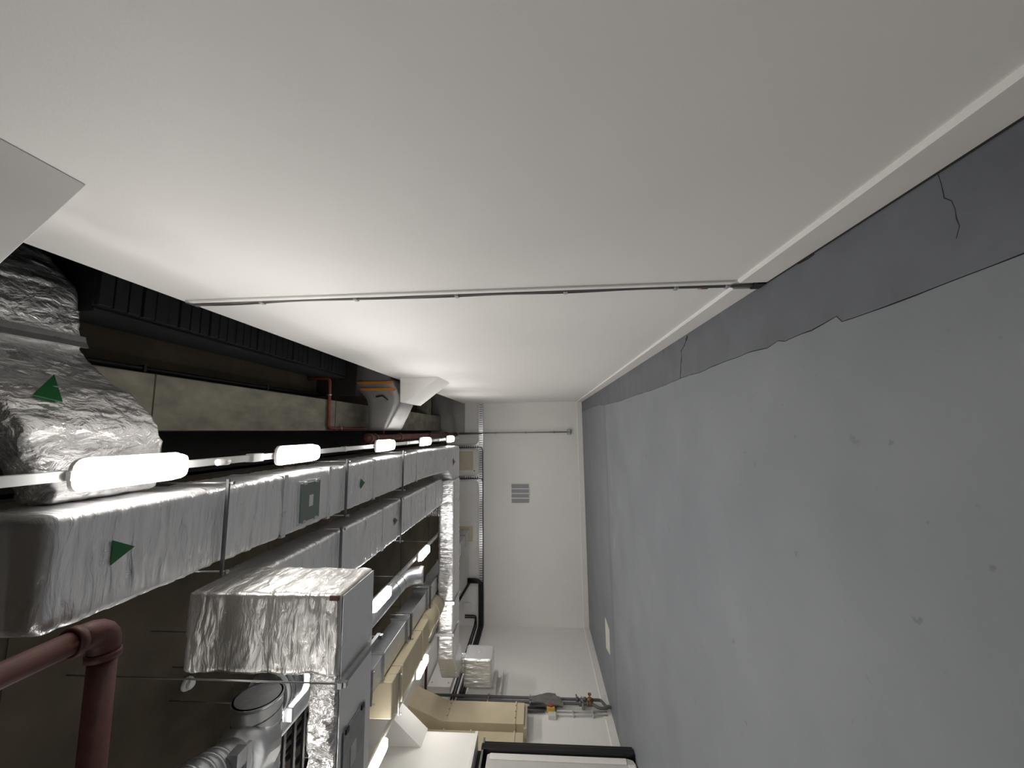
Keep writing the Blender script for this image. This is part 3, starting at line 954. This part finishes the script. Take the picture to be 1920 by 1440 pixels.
# ================================================================== PIPES
rp = thing('red_pipe', 'big dusty red pipe with an elbow crossing below the main duct end', 'pipe', (-0.92, 1.8, 3.58))
MB().tube([(-4.5, 1.845, 3.58), (-1.02, 1.835, 3.58)], 0.053, 20).build('cross_length', 'red', rp)
MB().tube([(-0.912, 1.72, 3.58), (-0.90, -3.0, 3.58)], 0.050, 20).build('straight_length', 'red', rp)
MB().tube(bent([(-1.03, 1.835, 3.58), (-0.912, 1.835, 3.58), (-0.912, 1.71, 3.58)], 0.085, 6), 0.060, 20).build('elbow', 'red', rp)
MB().ring((-1.03, 1.835, 3.58), (1, 0, 0), 0.05, 0.066, 0.03).build('elbow_collar', 'red', rp)
MB().ring((-0.912, 1.705, 3.58), (0, 1, 0), 0.05, 0.066, 0.03).build('elbow_collar', 'red', rp)

lp = thing('red_pipe', 'dark red pipe with a pale marker band above the big red elbow', 'pipe', (-0.95, 1.3, 3.75))
MB().tube([(-1.02, 1.56, 3.80), (-1.02, -3.0, 3.80)], 0.05, 16).build('straight_length', 'red', lp)
MB().tube([(-1.02, 1.50, 3.80), (-1.02, 1.30, 3.80)], 0.0515, 16).build('marker_band', 'label', lp)

sp_ = thing('sprinkler_pipe', 'thin red sprinkler pipe stepping under the concrete beam', 'pipe', (0.4, 5.83, 4.76))
MB().tube(bent([(0.86, 5.82, 5.11), (0.86, 5.82, 4.756), (0.071, 5.84, 4.756), (0.071, 7.99, 4.756), (-0.06, 7.99, 4.756)], 0.07, 4), 0.025, 10).build('pipe_run', 'red2', sp_)
for p, a in (((0.60, 5.825, 4.756), (1, 0, 0)), ((0.071, 6.2, 4.756), (0, 1, 0))):
    MB().ring(p, a, 0.024, 0.034, 0.035, 12).build('clip', 'steel', sp_)

rm = thing('red_main_pipe', 'thick red main pipe running back beside the beam, grooved couplings', 'pipe', (-0.10, 6.1, 4.27))
MB().tube([(-0.10, 6.15, 4.27), (-0.10, YB, 4.27)], 0.062, 18).build('pipe_run', 'red', rm)
for y in (6.2, 6.4, 7.6, 9.6, 11.6):
    MB().ring((-0.10, y, 4.27), (0, 1, 0), 0.06, 0.084, 0.06).build('coupling', 'red', rm)
MB().tube([(-0.10, 6.15, 4.27), (-0.10, 6.11, 4.27)], [0.062, 0.03], 18).build('end_cap', 'red', rm)

bp_ = thing('black_pipe', 'thin black pipe along the dark slab beside the beam', 'pipe', (0.62, 3.0, 5.05))
MB().tube([(0.60, -1.0, 5.06), (0.60, 4.6, 5.06), (0.62, 6.05, 5.03)], 0.022, 10).build('pipe_run', 'black', bp_)
for y in (1.6, 3.2, 4.8):
    bx('clip', (0.57, y, 5.03), (0.63, y + 0.025, 5.12), 'black', bp_)

for y, (a, b) in ((8.4, (-1.2, -0.4)),):
    pass

fd_ = thing('smoke_detector', 'round white smoke detector on the brown soffit', 'detector', (-2.155, 3.445, 4.6))
MB().tube([(-2.155, 3.445, 4.60), (-2.155, 3.445, 4.585), (-2.155, 3.445, 4.57)], [0.056, 0.056, 0.05], 20).build('base', 'white_plastic', fd_)
MB().tube([(-2.155, 3.445, 4.57), (-2.155, 3.445, 4.55), (-2.155, 3.445, 4.535)], [0.036, 0.042, 0.026], 20).build('head', 'white_plastic', fd_)

# ================================================================== RIGHT WALL CABLES
cr = thing('wall_cable_run', 'pair of grey cables clipped beside a slim white trunking down the right wall', 'cable', (XR, 2.56, 0.03))
bx('slim_trunking', (XR - 0.014, 2.492, 0.20), (XR, 2.535, 3.97), 'wall', cr, bevel=0.003)


def cab(y0, ph, r):
    pts = []
    for i in range(70):
        z = 0.02 + (ZW - 0.06) * i / 69
        pts.append((XR - 0.011 - 0.003 * math.sin(z * 5 + ph), y0 + 0.007 * math.sin(z * 3.1 + ph) + 0.004 * math.sin(z * 8 + 2 * ph), z))
    return MB().tube(pts, r, 8).build('cable', 'cable', cr)


cab(2.556, 0.2, 0.0085)
cab(2.574, 1.9, 0.008)
for z in (3.467, 2.77, 2.045, 1.29, 0.55, 0.215):
    MB().box((XR - 0.024, 2.542, z - 0.014), (XR, 2.588, z + 0.014)).build('clip', 'grey_plastic', cr, bevel=0.004)
MB().tube([(XR - 0.013, 2.573, 0.34), (XR - 0.013, 2.573, 0.40)], 0.0125, 10).build('copper_joint', 'copper', cr)
bx('end_box', (XR - 0.03, 2.50, 0.0), (XR, 2.592, 0.055), 'black', cr)
bx('head_bracket', (XR - 0.02, 2.50, 3.97), (XR, 2.60, 3.995), 'galv', cr)

# ================================================================== END WALL
lv = thing('louvre_grille', 'square grey louvre grille with white bars on the end wall', 'vent', (-2.07, YB, 2.11))
fx0, fx1, fz0, fz1 = -2.37, -1.765, 1.825, 2.405
bx('back_plate', (fx0, YB - 0.012, fz0), (fx1, YB, fz1), 'grey_plastic', lv)
fr = MB()
fr.box((fx0 - 0.02, YB - 0.03, fz0 - 0.02), (fx1 + 0.02, YB, fz0)).box((fx0 - 0.02, YB - 0.03, fz1), (fx1 + 0.02, YB, fz1 + 0.02)).box((fx0 - 0.02, YB - 0.03, fz0), (fx0, YB, fz1)).box((fx1, YB - 0.03, fz0), (fx1 + 0.02, YB, fz1))
fr.build('frame', 'skirt', lv)
for k in range(3):
    x = fx0 + (fx1 - fx0) * (k + 1) / 4
    bx('divider', (x - 0.014, YB - 0.03, fz0), (x + 0.014, YB - 0.012, fz1), 'skirt', lv)
for k in range(4):
    x = fx0 + (fx1 - fx0) * k / 4
    b = MB()
    for j in range(9):
        z = fz0 + 0.03 + j * 0.063
        b.box((x + 0.016, YB - 0.026, z), (x + (fx1 - fx0) / 4 - 0.016, YB - 0.013, z + 0.045))
    stuff(b.build('slats', 'grey_plastic', lv))

ct = thing('cable_tray', 'long perforated steel cable tray along the end wall', 'cable tray', (-2.5, YB - 0.05, 3.42))


def tray(p0, p1, wd, name, parent=ct, nrm=(0, -1, 0)):
    p0, p1 = Vector(p0), Vector(p1)
    a = (p1 - p0).normalized()
    nn = Vector(nrm)
    s = a.cross(nn).normalized()
    b = MB()
    vs = []
    for p in (p0, p1):
        for q, h in ((-wd / 2, 0), (wd / 2, 0), (wd / 2, 0.006), (-wd / 2, 0.006)):
            vs.append(p + s * q + nn * h)
    b.add(vs, [(0, 1, 2, 3), (7, 6, 5, 4), (0, 4, 5, 1), (1, 5, 6, 2), (2, 6, 7, 3), (3, 7, 4, 0)])
    for q in (-wd / 2, wd / 2 - 0.008):
        vs = []
        for p in (p0, p1):
            for d, h in ((0, 0), (0.008, 0), (0.008, 0.04), (0, 0.04)):
                vs.append(p + s * (q + d) + nn * h)
        b.add(vs, [(0, 1, 2, 3), (7, 6, 5, 4), (0, 4, 5, 1), (1, 5, 6, 2), (2, 6, 7, 3), (3, 7, 4, 0)])
    o = b.build(name, 'galv', parent)
    r = MB()
    n = int((p1 - p0).length / 0.075)
    for i in range(n):
        c = p0 + a * (0.04 + i * 0.075)
        vs = []
        for t in (-0.012, 0.012):
            for q, h in ((-wd * 0.38, 0.006), (wd * 0.38, 0.006), (wd * 0.38, 0.008), (-wd * 0.38, 0.008)):
                vs.append(c + a * t + s * q + nn * h)
        r.add(vs, [(0, 1, 2, 3), (7, 6, 5, 4), (0, 4, 5, 1), (1, 5, 6, 2), (2, 6, 7, 3), (3, 7, 4, 0)])
    stuff(r.build('slots', 'cable', o))
    return o


tray((0.93, YB - 0.03, 3.42), (-6.0, YB - 0.03, 3.42), 0.145, 'tray_length')
for x in (-0.52, -1.55):
    tray((x, YB - 0.031, 3.50), (x, YB - 0.031, 4.58), 0.13, 'riser_tray')
    for s in (-1, 1):
        MB().prism([(x + s * 0.065, YB - 0.036, 3.49), (x + s * 0.18, YB - 0.036, 3.49), (x + s * 0.065, YB - 0.036, 3.61)], (0, 0.006, 0)).build('gusset', 'galv', ct)
tray((-4.82, YB - 0.031, 3.50), (-4.82, YB - 0.031, 3.90), 0.13, 'riser_tray')

bc = thing('cable_bundle', 'black cable bundle along the lower edge of the cable tray', 'cable', (-3.5, YB - 0.07, 3.36))
for x in (-0.52, -1.55):
    MB().tube(bent([(x - 0.02, YB - 0.085, 4.5), (x - 0.02, YB - 0.085, 3.36), (-5.0, YB - 0.085, 3.355)], 0.12, 5), 0.011, 6).build('thin_cable', 'black', bc)
for dz, dy in ((0.0, 0.0), (0.055, 0.0), (0.11, 0.0)):
    MB().tube(bent([(-4.86 + dz, YB - 0.09 - dy, 3.86), (-4.86 + dz, YB - 0.09 - dy, 3.37 + dz), (-6.168 + dy, YB - 0.09 - dy, 3.37 + dz), (-6.168 + dy, 9.3, 3.36 + dz)], 0.14, 5), 0.030, 8).build('thick_cable', 'black', bc)
MB().tube(bent([(-4.86, YB - 0.10, 3.80), (-5.45, YB - 0.12, 4.16), (-5.60, YB - 0.14, 4.28)], 0.1, 4), 0.04, 8).build('thick_cable', 'black', bc)

sc_ = thing('small_conduit', 'short black conduit elbow high in the far left corner', 'cable', (-6.0, YB - 0.05, 3.75))
for d in (0.0, 0.06):
    MB().tube(bent([(-5.88 - d, YB - 0.05, 3.95), (-5.88 - d, YB - 0.05, 3.60), (-6.172, YB - 0.08, 3.58 + d), (-6.172, 9.3, 3.57 + d)], 0.07, 4), 0.022, 8).build('pipe_run', 'black', sc_)

cn = thing('conduit_drop', 'straight steel conduit dropping to an outlet box on the end wall', 'conduit', (-0.065, YB, 0.4))
MB().tube([(-0.065, YB - 0.085, 4.17), (-0.065, YB - 0.085, 0.52)], 0.020, 10).build('pipe', 'conduit', cn)
MB().tube([(-0.10, YB - 0.085, 4.17), (-0.10, YB - 0.085, 3.40)], 0.014, 8).build('pipe', 'conduit', cn)
bx('outlet_box', (-0.15, YB - 0.10, 0.40), (0.02, YB, 0.52), 'galv_dark', cn, bevel=0.008)
for x in (-0.115, -0.015):
    bx('socket', (x - 0.025, YB - 0.108, 0.43), (x + 0.025, YB - 0.10, 0.49), 'label', cn)
for z in (0.95, 1.9, 2.9):
    bx('saddle', (-0.10, YB - 0.10, z - 0.02), (-0.03, YB, z + 0.02), 'galv_dark', cn)

ha = thing('wall_hatch', 'cream framed hatch between the two riser trays on the end wall', 'hatch', (-0.99, YB, 3.9))
bx('frame', (-1.385, YB - 0.03, 3.60), (-0.60, YB, 4.55), 'skirt', ha, bevel=0.006)
bx('panel', (-1.30, YB - 0.05, 3.69), (-0.68, YB - 0.03, 4.50), 'cream', ha, bevel=0.02)
bx('inset', (-1.17, YB - 0.062, 3.88), (-0.86, YB - 0.05, 4.30), 'cream', ha, bevel=0.006)
bx('latch', (-1.34, YB - 0.045, 3.63), (-1.31, YB - 0.03, 3.67), 'black', ha)
pp = thing('wall_panel', 'large pale cover panel behind the galvanised duct end', 'panel', (-3.45, YB, 3.9))
bx('panel', (-3.95, YB - 0.02, 3.55), (-2.98, YB, 4.40), 'skirt', pp, bevel=0.006)
bx('duct_flange', (-3.60, YB - 0.05, 3.70), (-3.12, YB - 0.02, 4.16), 'cream', pp)
sw = thing('junction_box', 'small white junction box above the tray near the left corner', 'box', (-5.5, YB, 3.85))
bx('body', (-5.72, YB - 0.07, 3.75), (-5.50, YB, 4.0), 'white_plastic', sw, bevel=0.01)
bx('lid', (-5.71, YB - 0.08, 3.76), (-5.51, YB - 0.07, 3.99), 'white_plastic', sw, bevel=0.004)

# ================================================================== LEFT WALL
pw = thing('pipe_pair', 'pair of dark grey vertical pipes with valves on the left wall', 'pipe', (-6.085, 9.5, 0.0))
MB().tube(bent([(-6.085, 9.62, 4.25), (-6.085, 9.62, 0.19), (-6.085, 9.40, 0.10), (-6.085, 9.40, 0.0)], 0.06, 4), 0.030, 12).build('pipe', 'pipegrey', pw)
MB().tube(bent([(-6.085, 9.49, 3.45), (-6.085, 9.49, 0.40), (-6.085, 9.36, 0.28), (-6.085, 9.36, 0.10), (-6.085, 9.43, 0.04)], 0.06, 4), 0.030, 12).build('pipe', 'pipegrey', pw)
for z in (2.75, 1.79, 0.62):
    bx('bracket', (-6.199, 9.42, z - 0.018), (-6.06, 9.69, z + 0.018), 'steel', pw)
for y, z in ((9.62, 0.72), (9.49, 0.66), (9.62, 0.55), (9.49, 0.50)):
    MB().ring((-6.085, y, z), (0, 0, 1), 0.028, 0.05, 0.06, 14).build('union', 'pipegrey', pw)
for y, z in ((9.62, 0.44), (9.49, 0.45)):
    v = MB().tube([(-6.085, y, z - 0.07), (-6.085, y, z), (-6.085, y, z + 0.07)], [0.035, 0.055, 0.035], 12).build('valve', 'brass', pw)
    MB().tube([(-6.085, y, z), (-5.99, y + 0.02, z)], 0.014, 8).build('valve_stem', 'brass', v)
    MB().tube([(-5.99, y + 0.02, z), (-5.97, y + 0.02, z)], 0.04, 10).build('valve_wheel', 'brass', v)
MB().tube([(-6.085, 9.62, 0.72), (-6.03, 9.70, 0.74)], 0.016, 8).build('drain_cock', 'brass', pw)
MB().tube([(-6.085, 9.66, 4.25), (-5.3, 9.63, 4.22)], 0.03, 10).build('head_pipe', 'red', pw)

# cloth bunched round the pipes
vs, fs = [], []
NU, NV = 40, 22
for i in range(NU + 1):
    t = i / NU
    for j in range(NV + 1):
        a = 2 * math.pi * j / NV
        wdt = 0.05 + 0.10 * math.sin(min(1, t * 1.15) * math.pi * 0.62)
        fold = 1 + 0.22 * math.sin(5 * a + 3 * t) + 0.25 * noise.noise(Vector((math.cos(a) * 1.4, math.sin(a) * 1.4, t * 5)))
        dp = 0.06 + 0.03 * t
        vs.append((-6.085 + dp * fold * math.cos(a), 9.57 - 0.02 * t + wdt * fold * math.sin(a) * 1.05, 1.80 - 0.66 * t + 0.05 * noise.noise(Vector((a, t * 4, 2))) + (0.10 * math.sin(a) * t)))
for i in range(NU):
    for j in range(NV):
        k = i * (NV + 1) + j
        fs.append((k, k + 1, k + NV + 2, k + NV + 1))
ck = tag(MB().add(vs, fs, True).build('cloth', 'cloth'), 'crumpled grey cloth wrapped round the vertical pipe pair', 'cloth')

iso = thing('isolator_switch', 'yellow isolator box with a red rotary handle on the left wall', 'switch', (-6.16, 9.40, 1.29))
bx('box', (-6.199, 9.33, 1.24), (-6.09, 9.45, 1.42), 'yellow', iso, bevel=0.008)
MB().tube([(-6.09, 9.39, 1.33), (-6.06, 9.39, 1.33)], 0.042, 16).build('dial', 'knob', iso)
bx('handle', (-6.06, 9.375, 1.29), (-6.04, 9.405, 1.37), 'knob', iso, bevel=0.004)
gb = thing('junction_box', 'pale grey junction box beside the yellow isolator', 'box', (-6.17, 9.22, 1.27))
bx('body', (-6.199, 9.13, 1.22), (-6.13, 9.27, 1.39), 'label', gb, bevel=0.008)
bx('lid', (-6.13, 9.135, 1.225), (-6.12, 9.265, 1.385), 'label', gb, bevel=0.003)

gc = thing('wall_conduits', 'two pale grey conduits running down from the isolator to the skirting', 'conduit', (-6.17, 9.3, 0.1))
for y0, y1 in ((9.36, 9.38), (9.24, 9.27)):
    MB().tube([(-6.165, y0, 1.20), (-6.165, y1, 0.10)], 0.017, 10).build('pipe', 'trunk', gc)
    for z in (0.85, 0.42):
        bx('saddle', (-6.199, y0 - 0.03, z - 0.015), (-6.14, y0 + 0.05, z + 0.015), 'trunk', gc)
bx('duct_cover', (-6.199, 9.20, 0.02), (-6.17, 9.42, 0.20), 'skirt', gc)
ip = thing('insulated_pipes', 'two black lagged pipes between the beige riser and the isolator', 'pipe', (-6.15, 9.32, 1.7))
for y, z1, m in ((9.40, 1.46, 'black'), (9.32, 1.46, 'pipegrey')):
    MB().tube([(-6.15, y, 2.0), (-6.15, y, z1)], 0.030, 10).build('lagging', m, ip)
MB().tube(bent([(-6.15, 9.40, 1.47), (-6.15, 9.40, 1.40), (-6.15, 9.36, 1.37)], 0.03, 4), 0.012, 8).build('tail', 'black', ip)
cp = thing('ceiling_cassette', 'pale screwed panel box high on the left wall near the pipes', 'panel', (-6.0, 10.4, 4.0))
bx('panel', (-6.199, 9.85, 3.70), (-6.05, 11.0, 4.26), 'skirt', cp, bevel=0.01)
for y in (10.0, 10.85):
    for z in (3.78, 4.18):
        MB().tube([(-6.05, y, z), (-6.04, y, z)], 0.015, 8).build('screw', 'galv_dark', cp)

# card on the floor
tag(MB().prism([(-4.37, 9.75, 0.002), (-4.39, 9.20, 0.002), (-4.92, 9.24, 0.002), (-5.05, 9.76, 0.002)], (0, 0, 0.006)).build('card_sheet', 'paper'), 'flat cream card lying on the floor towards the far left', 'card')
